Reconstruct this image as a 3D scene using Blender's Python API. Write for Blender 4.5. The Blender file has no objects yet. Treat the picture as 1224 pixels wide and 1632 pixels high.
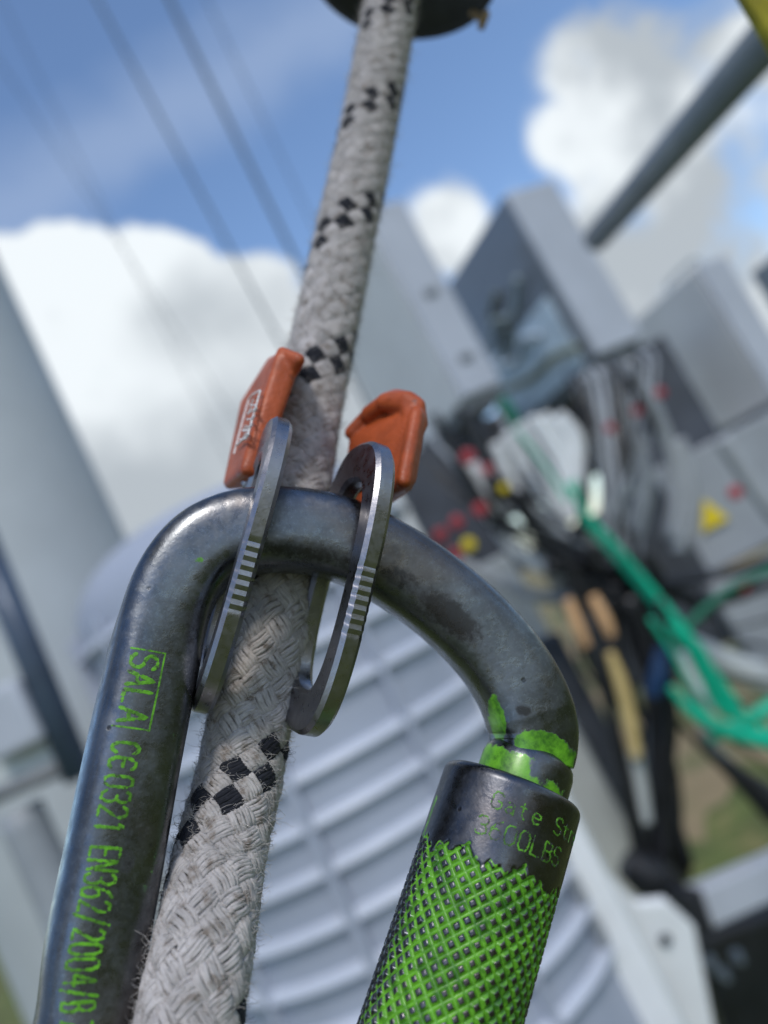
import bpy, bmesh, math, random
import numpy as np
from mathutils import Vector, Matrix
random.seed(7); np.random.seed(7)
S = bpy.context.scene
COL = S.collection
# ---------------------------------------------------------------- camera
FPX = 1300.0; PITCH = math.radians(7.7); ROLL = math.radians(27.0)
Fw = np.array([0, math.cos(PITCH), math.sin(PITCH)])
R0 = np.array([1.0, 0, 0]); U0 = np.array([0, -math.sin(PITCH), math.cos(PITCH)])
cr, sr = math.cos(ROLL), math.sin(ROLL)
Rt = cr*R0 - sr*U0
Up = sr*R0 + cr*U0
cam_d = bpy.data.cameras.new("camera"); cam = bpy.data.objects.new("camera", cam_d); COL.objects.link(cam)
cam.matrix_world = Matrix(((Rt[0], Up[0], -Fw[0], 0), (Rt[1], Up[1], -Fw[1], 0), (Rt[2], Up[2], -Fw[2], 0), (0, 0, 0, 1)))
cam_d.sensor_width = 36; cam_d.lens = 36*FPX/1632.0
cam_d.clip_start = 0.005; cam_d.clip_end = 5000
cam_d.dof.use_dof = True; cam_d.dof.focus_distance = 0.101; cam_d.dof.aperture_fstop = 12.5
S.camera = cam
# ---------------------------------------------------------------- light
SUN_EL, SUN_AZ = math.radians(52), math.radians(172)      # azimuth measured from +Y towards +X
sd = Vector((math.sin(SUN_AZ)*math.cos(SUN_EL), math.cos(SUN_AZ)*math.cos(SUN_EL), math.sin(SUN_EL)))
sun_d = bpy.data.lights.new("sun", 'SUN'); sun_d.energy = 2.0; sun_d.angle = math.radians(12); sun_d.color = (1, .95, .88)
sun = bpy.data.objects.new("sun", sun_d); COL.objects.link(sun)
sun.rotation_euler = (-sd).to_track_quat('-Z', 'Y').to_euler()
S.view_settings.view_transform = 'Standard'; S.view_settings.look = 'None'
S.view_settings.exposure = 0.0; S.view_settings.gamma = 1

def P(px, py, d):
    return Fw*d + Rt*((px-612)/FPX*d) - Up*((py-816)/FPX*d)
def ray(px, py):
    v = P(px, py, 1.0); return v/np.linalg.norm(v)
def UV(px, py): return px*cr - py*sr, px*sr + py*cr
UC, VC = UV(612, 816)
def G(u, v, Y):
    """gravity frame picture coordinates -> world point at forward distance Y"""
    d = Fw + R0*((u-UC)/FPX) - U0*((v-VC)/FPX)
    return d*(Y/d[1])
def XZ(px, py, Y):
    u, v = UV(px, py); return G(u, v, Y)

# world: physical sky with cumulus
W = bpy.data.worlds.new("World"); S.world = W; W.use_nodes = True
nt = W.node_tree; nt.nodes.clear()
def N(t, **k):
    n = nt.nodes.new(t)
    for a, b in k.items(): setattr(n, a, b)
    return n
def L(a, b): nt.links.new(a, b)
def setin(sock, v):
    if hasattr(v, 'is_output'): L(v, sock)
    else: sock.default_value = v
def M_(op, a, b=None, c=None, clamp=False):
    n = N('ShaderNodeMath', operation=op, use_clamp=clamp); setin(n.inputs[0], a)
    if b is not None: setin(n.inputs[1], b)
    if c is not None: setin(n.inputs[2], c)
    return n.outputs[0]
def MR(v, a, b, c=0., d=1.):
    n = N('ShaderNodeMapRange', interpolation_type='SMOOTHSTEP'); setin(n.inputs[0], v)
    n.inputs[1].default_value = a; n.inputs[2].default_value = b; n.inputs[3].default_value = c; n.inputs[4].default_value = d
    return n.outputs[0]
def MIX(f, a, b):
    n = N('ShaderNodeMix', data_type='RGBA'); setin(n.inputs[0], f); setin(n.inputs[6], a); setin(n.inputs[7], b)
    return n.outputs[2]
tc = N('ShaderNodeTexCoord')
dirv = N('ShaderNodeVectorMath', operation='NORMALIZE'); L(tc.outputs['Generated'], dirv.inputs[0]); dirv = dirv.outputs[0]
sky = N('ShaderNodeTexSky', sky_type='NISHITA'); sky.sun_disc = False
sky.sun_elevation = SUN_EL; sky.sun_rotation = SUN_AZ; sky.air_density = 1.0; sky.dust_density = 0.6; sky.ozone_density = 4.0
def noise(scale, detail=6, rough=.55, dist=0.):
    n = N('ShaderNodeTexNoise'); L(dirv, n.inputs['Vector']); n.inputs['Scale'].default_value = scale
    n.inputs['Detail'].default_value = detail; n.inputs['Roughness'].default_value = rough; n.inputs['Distortion'].default_value = dist
    return n.outputs[0]
def field(blobs):
    cur = None
    for px, py, r in blobs:
        c = ray(px, py)
        n = N('ShaderNodeVectorMath', operation='DISTANCE'); L(dirv, n.inputs[0]); n.inputs[1].default_value = tuple(c)
        q = M_('MULTIPLY_ADD', n.outputs['Value'], -FPX/r, 1.0)
        cur = q if cur is None else M_('SMOOTH_MAX', cur, q, .15)
    return cur
n1 = noise(7, 7, .55); n2 = noise(22, 6, .55); n3 = noise(2.2, 5, .5)
big = field([(40, 575, 165), (120, 515, 135), (255, 530, 160), (355, 545, 140), (200, 720, 300), (420, 640, 190), (0, 800, 330), (520, 760, 260)])
rgt = field([(1010, 200, 130), (925, 110, 62), (1130, 230, 150), (1210, 130, 110), (1080, 420, 230), (1250, 330, 190), (715, 362, 60), (890, 215, 50), (1300, 420, 300)])
edge1 = M_('ADD', big, M_('MULTIPLY_ADD', noise(10, 3, .5), .75, -.36)); edge1 = M_('ADD', edge1, M_('MULTIPLY_ADD', n2, .12, -.05))
rgt = M_('MINIMUM', rgt, .35); edge2 = M_('ADD', rgt, M_('MULTIPLY_ADD', noise(8, 8, .62, .4), 1.9, -.82)); edge2 = M_('ADD', edge2, M_('MULTIPLY_ADD', n2, .6, -.3))
far = MR(n3, .50, .62)                                  # added broken cloud outside the view, greyed to darken the steel's reflections
cosv = N('ShaderNodeVectorMath', operation='DOT_PRODUCT'); L(dirv, cosv.inputs[0]); cosv.inputs[1].default_value = tuple(ray(560, 700))
away = MR(cosv.outputs['Value'], .55, .80, 1, 0)
far = M_('MULTIPLY', far, away)
m1 = MR(edge1, .0, .10); m2 = MR(edge2, -.06, .50)
white = (.90, .96, 1.0, 1); grey = (.38, .43, .48, 1)
n4 = noise(4.2, 5, .5)
sxyz = N('ShaderNodeSeparateXYZ'); L(dirv, sxyz.inputs[0])
zhi, zlo = ray(290, 420)[2], ray(260, 760)[2]
sh1 = M_('MULTIPLY', MR(M_('ADD', sxyz.outputs[2], M_('MULTIPLY_ADD', n4, .55, -.275)), zlo+.02, zhi-.01, 1, 0), .80)
sh1 = M_('MAXIMUM', sh1, M_('MULTIPLY', MR(n1, .52, .70), .35))
sh2 = M_('MULTIPLY', MR(M_('ADD', n4, M_('MULTIPLY', n1, .5)), .68, .86), .8)
# thin cirrus streak high on the left
c0, c1 = ray(0, 330), ray(430, 70); nrm = np.cross(c0, c1); nrm /= np.linalg.norm(nrm)
dn = N('ShaderNodeVectorMath', operation='DOT_PRODUCT'); L(dirv, dn.inputs[0]); dn.inputs[1].default_value = tuple(nrm)
cir = M_('MULTIPLY', MR(M_('ABSOLUTE', M_('ADD', dn.outputs['Value'], M_('MULTIPLY_ADD', n1, .12, -.06))), .0, .075, .34, 0), 1.0)
skyb = N('ShaderNodeVectorMath', operation='MULTIPLY'); L(sky.outputs[0], skyb.inputs[0]); skyb.inputs[1].default_value = (.195, .195, .195)
base = MIX(cir, skyb.outputs[0], (.52, .62, .80, 1))
base = MIX(far, base, (.40, .42, .45, 1))
base = MIX(m2, base, MIX(sh2, white, grey))
base = MIX(m1, base, MIX(sh1, white, grey))
bg = N('ShaderNodeBackground'); L(base, bg.inputs[0]); bg.inputs[1].default_value = 1.0
out = N('ShaderNodeOutputWorld'); L(bg.outputs[0], out.inputs[0])

# ---------------------------------------------------------------- materials
def lin(r, g, b): return tuple(((c/255)/12.92 if c/255 < .04045 else ((c/255+.055)/1.055)**2.4) for c in (r, g, b)) + (1,)
def mat(name, col, rough=.6, metal=0., var=.12, vscale=20., bump=0., bscale=200., coat=0., col2=None, thr=(.45, .6), spec=.5, sheen=0.):
    global nt
    m = bpy.data.materials.new(name); m.use_nodes = True; nt = m.node_tree
    b = nt.nodes['Principled BSDF']
    t = N('ShaderNodeTexCoord')
    def nz(sc, det=6, rg=.6):
        n = N('ShaderNodeTexNoise'); L(t.outputs['Object'], n.inputs['Vector']); n.inputs['Scale'].default_value = sc
        n.inputs['Detail'].default_value = det; n.inputs['Roughness'].default_value = rg; return n.outputs[0]
    a = nz(vscale)
    dark = tuple(c*(1-var*2) for c in col[:3]) + (1,); lite = tuple(min(1, c*(1+var)) for c in col[:3]) + (1,)
    c = MIX(MR(a, .3, .7), dark, lite)
    if col2: c = MIX(MR(nz(vscale*2.3), thr[0], thr[1]), c, col2)
    L(c, b.inputs['Base Color'])
    L(MR(nz(vscale*3), .25, .75, max(.04, rough-.1), min(1, rough+.1)), b.inputs['Roughness'])
    b.inputs['Metallic'].default_value = metal; b.inputs['Coat Weight'].default_value = coat
    b.inputs['Specular IOR Level'].default_value = spec; b.inputs['Sheen Weight'].default_value = sheen
    if bump:
        bn = N('ShaderNodeBump'); L(nz(bscale, 4), bn.inputs['Height']); bn.inputs['Strength'].default_value = bump
        bn.inputs['Distance'].default_value = .4/bscale; L(bn.outputs[0], b.inputs['Normal'])
    return m
def attr(name):
    n = N('ShaderNodeAttribute'); n.attribute_name = name; return n.outputs['Fac']

def steel(name, col, rough, painted=True):
    """worn zinc plated steel; masks: paint (green in the stampings and edges), dirt (black grime)"""
    global nt
    m = bpy.data.materials.new(name); m.use_nodes = True; nt = m.node_tree; b = nt.nodes['Principled BSDF']
    t = N('ShaderNodeTexCoord')
    def nz(sc, det=6, rg=.6, di=0.):
        n = N('ShaderNodeTexNoise'); L(t.outputs['Object'], n.inputs['Vector']); n.inputs['Scale'].default_value = sc
        n.inputs['Detail'].default_value = det; n.inputs['Roughness'].default_value = rg; n.inputs['Distortion'].default_value = di; return n.outputs[0]
    a = nz(140, 8, .7); g = nz(2600, 3, .6); big_ = nz(45, 4, .5, .5)
    c = MIX(MR(a, .35, .68), tuple(x*.62 for x in col[:3])+(1,), col)
    c = MIX(M_('MULTIPLY', MR(g, .52, .72), .28), c, tuple(min(1, x*1.7) for x in col[:3])+(1,))
    c = MIX(M_('MULTIPLY', MR(big_, .50, .66), .34), c, lin(104, 84, 66))
    dirt = attr('dirt'); dm = MR(M_('ADD', dirt, M_('MULTIPLY_ADD', nz(1300, 6, .75), 1.5, -.75)), .25, .85)
    c = MIX(M_('MULTIPLY', dm, .92), c, lin(20, 18, 18))
    # pits
    v = N('ShaderNodeTexVoronoi'); L(t.outputs['Object'], v.inputs['Vector']); v.inputs['Scale'].default_value = 330; v.inputs['Randomness'].default_value = 1
    pit = M_('MULTIPLY', MR(v.outputs['Distance'], .06, .14, 1, 0), MR(a, .5, .6))
    c = MIX(M_('MULTIPLY', pit, .8), c, lin(35, 33, 32))
    met = 1.0
    rr = MR(nz(600, 5), .3, .7, rough-.07, rough+.13)
    if painted:
        p = attr('paint'); pm = MR(M_('ADD', p, M_('MULTIPLY_ADD', nz(700, 5), 1.0, -.5)), .42, .56)
        gc = MIX(MR(nz(420, 5, .7), .30, .68), lin(40, 92, 18), lin(104, 172, 38))
        c = MIX(pm, c, gc)
        met = M_('SUBTRACT', 1.0, pm); met = M_('MULTIPLY', met, M_('SUBTRACT', 1.0, M_('MULTIPLY', dm, .7)))
        rr = MIX(pm, rr, (.42, .42, .42, 1))
    b.inputs['Coat Weight'].default_value = .22; b.inputs['Coat Roughness'].default_value = .22
    L(c, b.inputs['Base Color']); setin(b.inputs['Metallic'], met); L(rr, b.inputs['Roughness'])
    bn = N('ShaderNodeBump'); bn.inputs['Strength'].default_value = .5; bn.inputs['Distance'].default_value = .00006
    h = M_('ADD', M_('MULTIPLY', nz(1500, 4, .65), 1.0), M_('MULTIPLY', pit, -1.0)); h = M_('ADD', h, M_('MULTIPLY', nz(260, 4), 1.3))
    L(h, bn.inputs['Height']); L(bn.outputs[0], b.inputs['Normal'])
    return m

M = {}
M['bar'] = steel('worn_zinc_steel', lin(110, 114, 119), .29)
M['sleeve'] = steel('worn_dark_steel', lin(96, 98, 104), .30)
def link_mat():
    global nt
    m = mat('brushed_stainless', lin(150, 149, 154), .33, 1., .08, 300, .15, 2500)
    return m
M['link'] = link_mat()
M['orange'] = mat('orange_plastic', lin(170, 78, 36), .48, 0, .16, 160, .5, 1400, col2=lin(104, 50, 38), thr=(.60, .72))
M['print'] = mat('white_print', lin(225, 222, 220), .5, 0, .05, 900, col2=lin(198, 82, 42), thr=(.62, .68))
M['green_ink'] = mat('green_ink', lin(92, 160, 28), .5, 0, .3, 700, .4, 1500, col2=lin(50, 66, 38), thr=(.54, .66))
M['green_ink_worn'] = mat('green_ink_worn', lin(84, 145, 34), .5, 0, .35, 700, .4, 1500, col2=lin(52, 54, 58), thr=(.50, .60))
M['yarn'] = mat('rope_yarn', lin(182, 177, 175), .95, 0, .13, 260, .8, 5200, sheen=.3, spec=.15, col2=lin(126, 116, 108), thr=(.50, .70))
M['yarn_black'] = mat('rope_yarn_black', lin(38, 40, 48), .9, 0, .15, 260, .8, 5200, sheen=.1, spec=.2)
M['core'] = mat('rope_core', lin(120, 112, 106), .95, 0, .2, 300)
M['hair'] = mat('rope_fibre', lin(196, 190, 186), .9, 0, .1, 300)
M['hairb'] = mat('rope_fibre_black', lin(45, 46, 52), .9, 0, .1, 300)
M['rubber'] = mat('black_rubber', lin(34, 34, 40), .6, 0, .2, 90, .4, 900)
M['olive'] = mat('olive_yellow_webbing', lin(150, 140, 20), .7, 0, .15, 200, .5, 1500)
M['tan_cord'] = mat('tan_cord', lin(150, 125, 90), .8)
M['mast'] = mat('galvanised_mast', lin(176, 182, 184), .55, 0, .05, 3)
M['drum'] = mat('white_grp', lin(160, 168, 184), .42, 0, .05, 4)
M['rib'] = mat('white_grp_rib_skylit', lin(186, 193, 206), .45, 0, .04, 4)  # same GRP as the shell, skylight on the ribs painted in as lighter colour
M['box_lt'] = mat('grey_white_casing', lin(174, 180, 190), .45, 0, .04, 6)
M['box_grey'] = mat('grey_casing', lin(222, 222, 220), .62, 0, .04, 6)
M['box_dark'] = mat('dark_glossy_casing', lin(120, 126, 134), .2, 0, .05, 5, coat=.3)
M['fitting_grey'] = mat('grey_underside', lin(120, 124, 128), .6)  # one plain grey for base plates, latches and a clamp bolt
M['black'] = mat('black_plastic', lin(34, 36, 42), .5, 0, .2, 10)
M['dkgrey'] = mat('dark_grey_casing', lin(62, 67, 76), .55, 0, .25, 9)
M['grey'] = mat('mid_grey_paint', lin(146, 152, 158), .5, 0, .08, 5)
M['ltgrey'] = mat('pale_grey_paint', lin(190, 196, 196), .5, 0, .06, 5)
M['white'] = mat('white_cable', lin(235, 238, 240), .4, 0, .03, 10)
M['greyc'] = mat('grey_cable', lin(165, 170, 176), .45, 0, .06, 10)
M['blackc'] = mat('black_cable', lin(30, 31, 35), .35, 0, .2, 10)
M['teal'] = mat('teal_cable', lin(0, 185, 145), .4, 0, .06, 10)
M['tealdk'] = mat('dark_teal_cable', lin(10, 110, 84), .45, 0, .1, 10)
M['peach'] = mat('peach_tape', lin(226, 180, 132), .6, 0, .08, 12)
M['tan'] = mat('tan_sleeve', lin(220, 195, 132), .6, 0, .08, 12)
M['blue'] = mat('blue_tape', lin(14, 50, 88), .5, 0, .1, 12)
M['red'] = mat('red_tag', lin(165, 48, 58), .5, 0, .1, 12)
M['yellow'] = mat('yellow_tag', lin(225, 200, 20), .5, 0, .05, 12)
M['wire'] = mat('dark_conductor', lin(112, 122, 134), .5, 0.)
M['rod'] = mat('dark_grey_tube', lin(118, 126, 132), .45, 0., .08, 8)

# ---------------------------------------------------------------- mesh helpers
def tag(o, label=None, cat=None, group=None, kind=None):
    if label: o['label'] = label
    if cat: o['category'] = cat
    if group: o['group'] = group
    if kind: o['kind'] = kind
    return o
def add(name, verts, faces, m, parent=None, smooth=True, attrs=None, mats=None, fmat=None, auto=None):
    me = bpy.data.meshes.new(name); me.from_pydata([tuple(map(float, v)) for v in verts], [], [tuple(map(int, f)) for f in faces])
    if mats:
        for q in mats: me.materials.append(q)
        me.polygons.foreach_set('material_index', np.asarray(fmat, dtype=np.int32))
    else: me.materials.append(m)
    if smooth: me.polygons.foreach_set('use_smooth', [True]*len(me.polygons))
    if attrs:
        for k, v in attrs.items():
            a = me.attributes.new(k, 'FLOAT', 'POINT'); a.data.foreach_set('value', np.asarray(v, dtype=np.float32))
    me.update()
    if auto is not None:
        me.set_sharp_from_angle(angle=math.radians(auto))
    o = bpy.data.objects.new(name, me); COL.objects.link(o)
    if parent: o.parent = parent; o.matrix_parent_inverse = parent.matrix_world.inverted()
    return o
def empty(name, loc):
    o = bpy.data.objects.new(name, None); COL.objects.link(o); o.location = tuple(loc); o.empty_display_size = .01
    o.matrix_world = Matrix.Translation(Vector(loc)); return o
def catmull(pts, n):
    pts = np.asarray(pts, float); ext = np.vstack([2*pts[0]-pts[1], pts, 2*pts[-1]-pts[-2]])
    outp = []
    for i in range(len(pts)-1):
        p0, p1, p2, p3 = ext[i:i+4]
        for t in np.linspace(0, 1, 24, endpoint=False):
            outp.append(.5*((2*p1)+(-p0+p2)*t+(2*p0-5*p1+4*p2-p3)*t*t+(-p0+3*p1-3*p2+p3)*t**3))
    outp.append(pts[-1]); outp = np.array(outp)
    d = np.r_[0, np.cumsum(np.linalg.norm(np.diff(outp[:, :3], axis=0), axis=1))]
    s = np.linspace(0, d[-1], n)
    return np.stack([np.interp(s, d, outp[:, k]) for k in range(outp.shape[1])], 1), s
def unit(v): return v/np.linalg.norm(v, axis=-1, keepdims=True)
def frames(c, ref=None):
    t = unit(np.gradient(c, axis=0))
    if ref is None: ref = -Fw
    n = ref - (t@ref)[:, None]*t; n = unit(n); b = np.cross(t, n)
    return t, n, b
def sweep(c, n, b, prof, closed_caps=True):
    """prof(i) -> Kx2 radial offsets in (n,b)"""
    K = len(prof(0)); V = []
    for i in range(len(c)):
        q = prof(i); V.append(c[i] + q[:, :1]*n[i] + q[:, 1:]*b[i])
    V = np.vstack(V); F = []
    for i in range(len(c)-1):
        for k in range(K):
            k2 = (k+1) % K; F.append((i*K+k, i*K+k2, (i+1)*K+k2, (i+1)*K+k))
    if closed_caps:
        F.append(tuple(range(K))[::-1]); F.append(tuple(range((len(c)-1)*K, len(c)*K)))
    return V, F
def tube(pts, rad, n=40, k=14):
    """simple round tube along points in world space; rad number or list"""
    pts = np.asarray(pts, float)
    rads = np.full(len(pts), rad) if np.isscalar(rad) else np.asarray(rad, float)
    pr, s = catmull(np.c_[pts, rads], n) if len(pts) > 2 else (np.array([np.r_[pts[0], rads[0]]*(1-t)+np.r_[pts[1], rads[1]]*t for t in np.linspace(0, 1, 3)]), None)
    c = pr[:, :3]; t = unit(np.gradient(c, axis=0))
    ref = np.array([0.3, .2, .93]) if abs(t[0][2]) < .9 else np.array([1., .1, 0])
    nn = [unit(ref - t[0]*(t[0]@ref))]
    for i in range(1, len(c)):
        v = nn[-1]-t[i]*(t[i]@nn[-1]); nn.append(unit(v))
    nn = np.array(nn); b = np.cross(t, nn); a = np.linspace(0, 2*np.pi, k, endpoint=False)
    cs = np.c_[np.cos(a), np.sin(a)]
    return sweep(c, nn, b, lambda i: cs*pr[i, 3])
def join(parts):
    V, F, o = [], [], 0
    for v, f in parts:
        V.extend(v); F.extend([tuple(i+o for i in q) for q in f]); o += len(v)
    return V, F
def boxmesh(o, ax, ay, az):
    o, ax, ay, az = map(np.asarray, (o, ax, ay, az))
    V = [o, o+ax, o+ax+ay, o+ay, o+az, o+ax+az, o+ax+ay+az, o+ay+az]
    F = [(3, 2, 1, 0), (4, 5, 6, 7), (0, 1, 5, 4), (1, 2, 6, 5), (2, 3, 7, 6), (3, 0, 4, 7)]
    if np.dot(np.cross(ax, ay), az) < 0: F = [f[::-1] for f in F]
    return V, F
def bevel(o, w, seg=3):
    m = o.modifiers.new('bevel', 'BEVEL'); m.width = w; m.segments = seg; m.limit_method = 'ANGLE'; m.angle_limit = math.radians(35)
    o.data.polygons.foreach_set('use_smooth', [True]*len(o.data.polygons)); o.data.set_sharp_from_angle(angle=math.radians(60))
    return o
def lathe(center, axis, prof, k=64, ref=None):
    """prof list of (radius, along)"""
    axis = unit(np.asarray(axis, float)); ref = np.array([.3, .4, .8]) if ref is None else ref
    n = unit(ref-axis*(axis@ref)); b = np.cross(axis, n); a = np.linspace(0, 2*np.pi, k, endpoint=False)
    V = []; F = []
    for r, h in prof:
        for q in a: V.append(center+axis*h+n*r*math.cos(q)+b*r*math.sin(q))
    for i in range(len(prof)-1):
        for j in range(k):
            j2 = (j+1) % k; F.append((i*k+j, i*k+j2, (i+1)*k+j2, (i+1)*k+j))
    F.append(tuple(range(k))[::-1]); F.append(tuple(range((len(prof)-1)*k, len(prof)*k)))
    return V, F
def hull(pts, r):
    """rounded convex hull of spheres"""
    bm = bmesh.new()
    for p in pts:
        bmesh.ops.create_icosphere(bm, subdivisions=2, radius=r, matrix=Matrix.Translation(Vector(p)))
    bmesh.ops.convex_hull(bm, input=bm.verts, use_existing_faces=False)
    bmesh.ops.delete(bm, geom=[v for v in bm.verts if not v.link_faces], context='VERTS')
    # faces that were interior are removed by keeping only hull geometry
    bm2 = bmesh.new(); vs = [bm2.verts.new(v.co) for v in bm.verts]; bmesh.ops.convex_hull(bm2, input=vs)
    bmesh.ops.delete(bm2, geom=[v for v in bm2.verts if not v.link_faces], context='VERTS')
    bm2.verts.ensure_lookup_table(); bm2.verts.index_update()
    V = [tuple(v.co) for v in bm2.verts]; F = [tuple(v.index for v in f.verts) for f in bm2.faces]
    bm.free(); bm2.free(); return V, F
# stroke letters on a 4 x 6 grid
GL = {
 'S': [[(4, 5.2), (3, 6), (1, 6), (0, 5), (0, 4), (1, 3.2), (3, 2.8), (4, 2), (4, 1), (3, 0), (1, 0), (0, .8)]],
 'A': [[(0, 0), (2, 6), (4, 0)], [(.8, 2), (3.2, 2)]], 'L': [[(0, 6), (0, 0), (3.6, 0)]],
 'C': [[(4, 5), (3, 6), (1.4, 6), (.2, 4.6), (.2, 1.4), (1.4, 0), (3, 0), (4, 1)]],
 'e2': [[(4, 5.3), (3, 6), (1.4, 6), (.2, 4.6), (.2, 1.4), (1.4, 0), (3, 0), (4, .7)], [(.3, 3), (3.2, 3)]],
 '0': [[(1, 0), (0, 1.2), (0, 4.8), (1, 6), (3, 6), (4, 4.8), (4, 1.2), (3, 0), (1, 0)]],
 'O': [[(1, 0), (0, 1.2), (0, 4.8), (1, 6), (3, 6), (4, 4.8), (4, 1.2), (3, 0), (1, 0)]],
 '3': [[(0, 5.2), (1, 6), (3, 6), (4, 5), (4, 4), (3, 3.1), (1.6, 3.1)], [(3, 3.1), (4, 2.2), (4, 1), (3, 0), (1, 0), (0, .8)]],
 '2': [[(0, 5), (1, 6), (3, 6), (4, 5), (4, 3.9), (0, 0), (4, 0)]], '1': [[(1, 4.8), (2.2, 6), (2.2, 0)]],
 'E': [[(3.6, 6), (0, 6), (0, 0), (3.6, 0)], [(0, 3), (3, 3)]], 'N': [[(0, 0), (0, 6), (4, 0), (4, 6)]],
 '6': [[(3.6, 6), (1.6, 5.2), (0, 3), (0, 1), (1, 0), (3, 0), (4, 1), (4, 2.2), (3, 3.2), (1, 3.2), (.1, 2.4)]],
 '/': [[(0, -.6), (3.6, 6.6)]], '4': [[(3, 0), (3, 6), (0, 1.8), (4, 1.8)]],
 'B': [[(0, 0), (0, 6), (2.8, 6), (3.8, 5.2), (3.8, 4), (2.8, 3.1), (0, 3.1)], [(2.8, 3.1), (4, 2.2), (4, .9), (3, 0), (0, 0)]],
 'Z': [[(0, 6), (4, 6), (0, 0), (4, 0)]], 'P': [[(0, 0), (0, 6), (3, 6), (4, 5), (4, 4), (3, 3), (0, 3)]], 'T': [[(0, 6), (4, 6)], [(2, 6), (2, 0)]],
 'G': [[(4, 5), (3, 6), (1, 6), (0, 5), (0, 1), (1, 0), (3, 0), (4, 1), (4, 2.8), (2.4, 2.8)]],
 'a': [[(.6, 3.8), (2.4, 4), (3.4, 3.2), (3.4, 0)], [(3.4, 2.3), (1.2, 2.3), (.4, 1.4), (.6, .3), (1.8, 0), (3.4, .8)]],
 't': [[(1.4, 5.4), (1.4, 1), (2.2, 0), (3.2, .3)], [(0, 4), (3, 4)]],
 'e': [[(.4, 2.1), (3.6, 2.1), (3.4, 3.4), (2.2, 4), (1, 3.8), (.3, 2.6), (.4, 1), (1.4, 0), (3.2, .4)]],
 'r': [[(.6, 4), (.6, 0)], [(.6, 2.8), (1.6, 4), (3, 3.8)]], ' ': []}
def strokes(text, adv=5.4):
    res = []; x = 0
    for ch in text:
        for pl in GL[ch]: res.append([(x+a, b) for a, b in pl])
        x += adv
    return res, x-(adv-4)
def densify(pl, step):
    o = []
    for (a, b), (c, d) in zip(pl[:-1], pl[1:]):
        n = max(1, int(math.hypot(c-a, d-b)/step))
        for i in range(n): o.append((a+(c-a)*i/n, b+(d-b)*i/n))
    o.append(pl[-1]); return o
def ink(polys, mapf, w, jitter=0., h=.00004):
    """raised strips: polys in 2D, mapf(x,y)->(point,normal), w half width in world units"""
    parts = []
    for pl in polys:
        pl = densify(pl, .35)
        pn = [mapf(a+random.gauss(0, jitter), b+random.gauss(0, jitter)) for a, b in pl]
        pts = np.array([p for p, q in pn]); nr = np.array([q for p, q in pn])
        if len(pts) < 2: continue
        t = unit(np.gradient(pts, axis=0)+1e-12); s = np.cross(nr, t); s = unit(s)
        # round ends
        pts = np.vstack([pts[0]-t[0]*w*.8, pts, pts[-1]+t[-1]*w*.8]); nr = np.vstack([nr[0], nr, nr[-1]]); s = np.vstack([s[0], s, s[-1]])
        ww = np.array([.45]+[1+random.gauss(0, .12) for _ in range(len(pts)-2)]+[.45])*w
        for _ in range(len(ww)//22+(random.random() < .2)):
            q_ = random.randrange(len(ww)); ww[q_:q_+2] *= .35
        V = []; F = []
        for i in range(len(pts)):
            V += [pts[i]-s[i]*ww[i]-nr[i]*h, pts[i]-s[i]*ww[i]*.75+nr[i]*h, pts[i]+s[i]*ww[i]*.75+nr[i]*h, pts[i]+s[i]*ww[i]-nr[i]*h]
        for i in range(len(pts)-1):
            for k in range(3): F.append((4*i+k, 4*i+k+1, 4*i+5+k, 4*i+4+k))
        F.append((0, 1, 2, 3)); F.append(tuple(4*(len(pts)-1)+q for q in (3, 2, 1, 0)))
        parts.append((V, F))
    return join(parts)

# ================================================================ SETTING
def structure(name, V, F, m, smooth=False):
    return tag(add(name, V, F, m, smooth=smooth), kind='structure')
GZ = -12.0
gm = mat('dry_grass_ground', lin(146, 128, 94), .95, 0, .12, .06, col2=lin(88, 94, 50), thr=(.42, .60))
structure('ground', [(-3000, -3000, GZ), (3000, -3000, GZ), (3000, 3000, GZ), (-3000, 3000, GZ)], [(0, 1, 2, 3)], gm)
fp_ = [(-400, 380)]+[(-8-3*math.sin(i*1.7)-i*.5, 380-i*11.2) for i in range(31)]+[(x_, 35+2.2*math.sin(x_*.9)+1.2*math.sin(x_*2.3)) for x_ in range(-6, 90, 1)]+[(90, -60), (-400, -60)]
bm = bmesh.new(); bm.faces.new([bm.verts.new((x_, y_, GZ+.03)) for x_, y_ in fp_]); bmesh.ops.triangulate(bm, faces=bm.faces[:])
me = bpy.data.meshes.new('grass_field'); bm.to_mesh(me); bm.free(); me.materials.append(mat('olive_grass', lin(88, 98, 44), .95, 0, .2, .25, col2=lin(118, 112, 66), thr=(.50, .68)))
gf = bpy.data.objects.new('grass_field', me); COL.objects.link(gf); tag(gf, kind='structure')
# low hills round the horizon
hv, hf = [], []; K = 160
for i in range(K):
    a = 2*math.pi*i/K; r = 1500
    hh = 26+14*math.sin(a*5+1)+9*math.sin(a*13)+6*math.sin(a*29)
    hv += [(r*math.cos(a), r*math.sin(a), GZ-2), (r*1.15*math.cos(a), r*1.15*math.sin(a), GZ+hh), (r*1.5*math.cos(a), r*1.5*math.sin(a), GZ-2)]
for i in range(K):
    j = (i+1) % K
    hf += [(3*i, 3*j, 3*j+1, 3*i+1), (3*i+1, 3*j+1, 3*j+2, 3*i+2)]
structure('hills', hv, hf, mat('dry_hills', lin(168, 158, 142), .95, 0, .1, .004), True)

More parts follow.
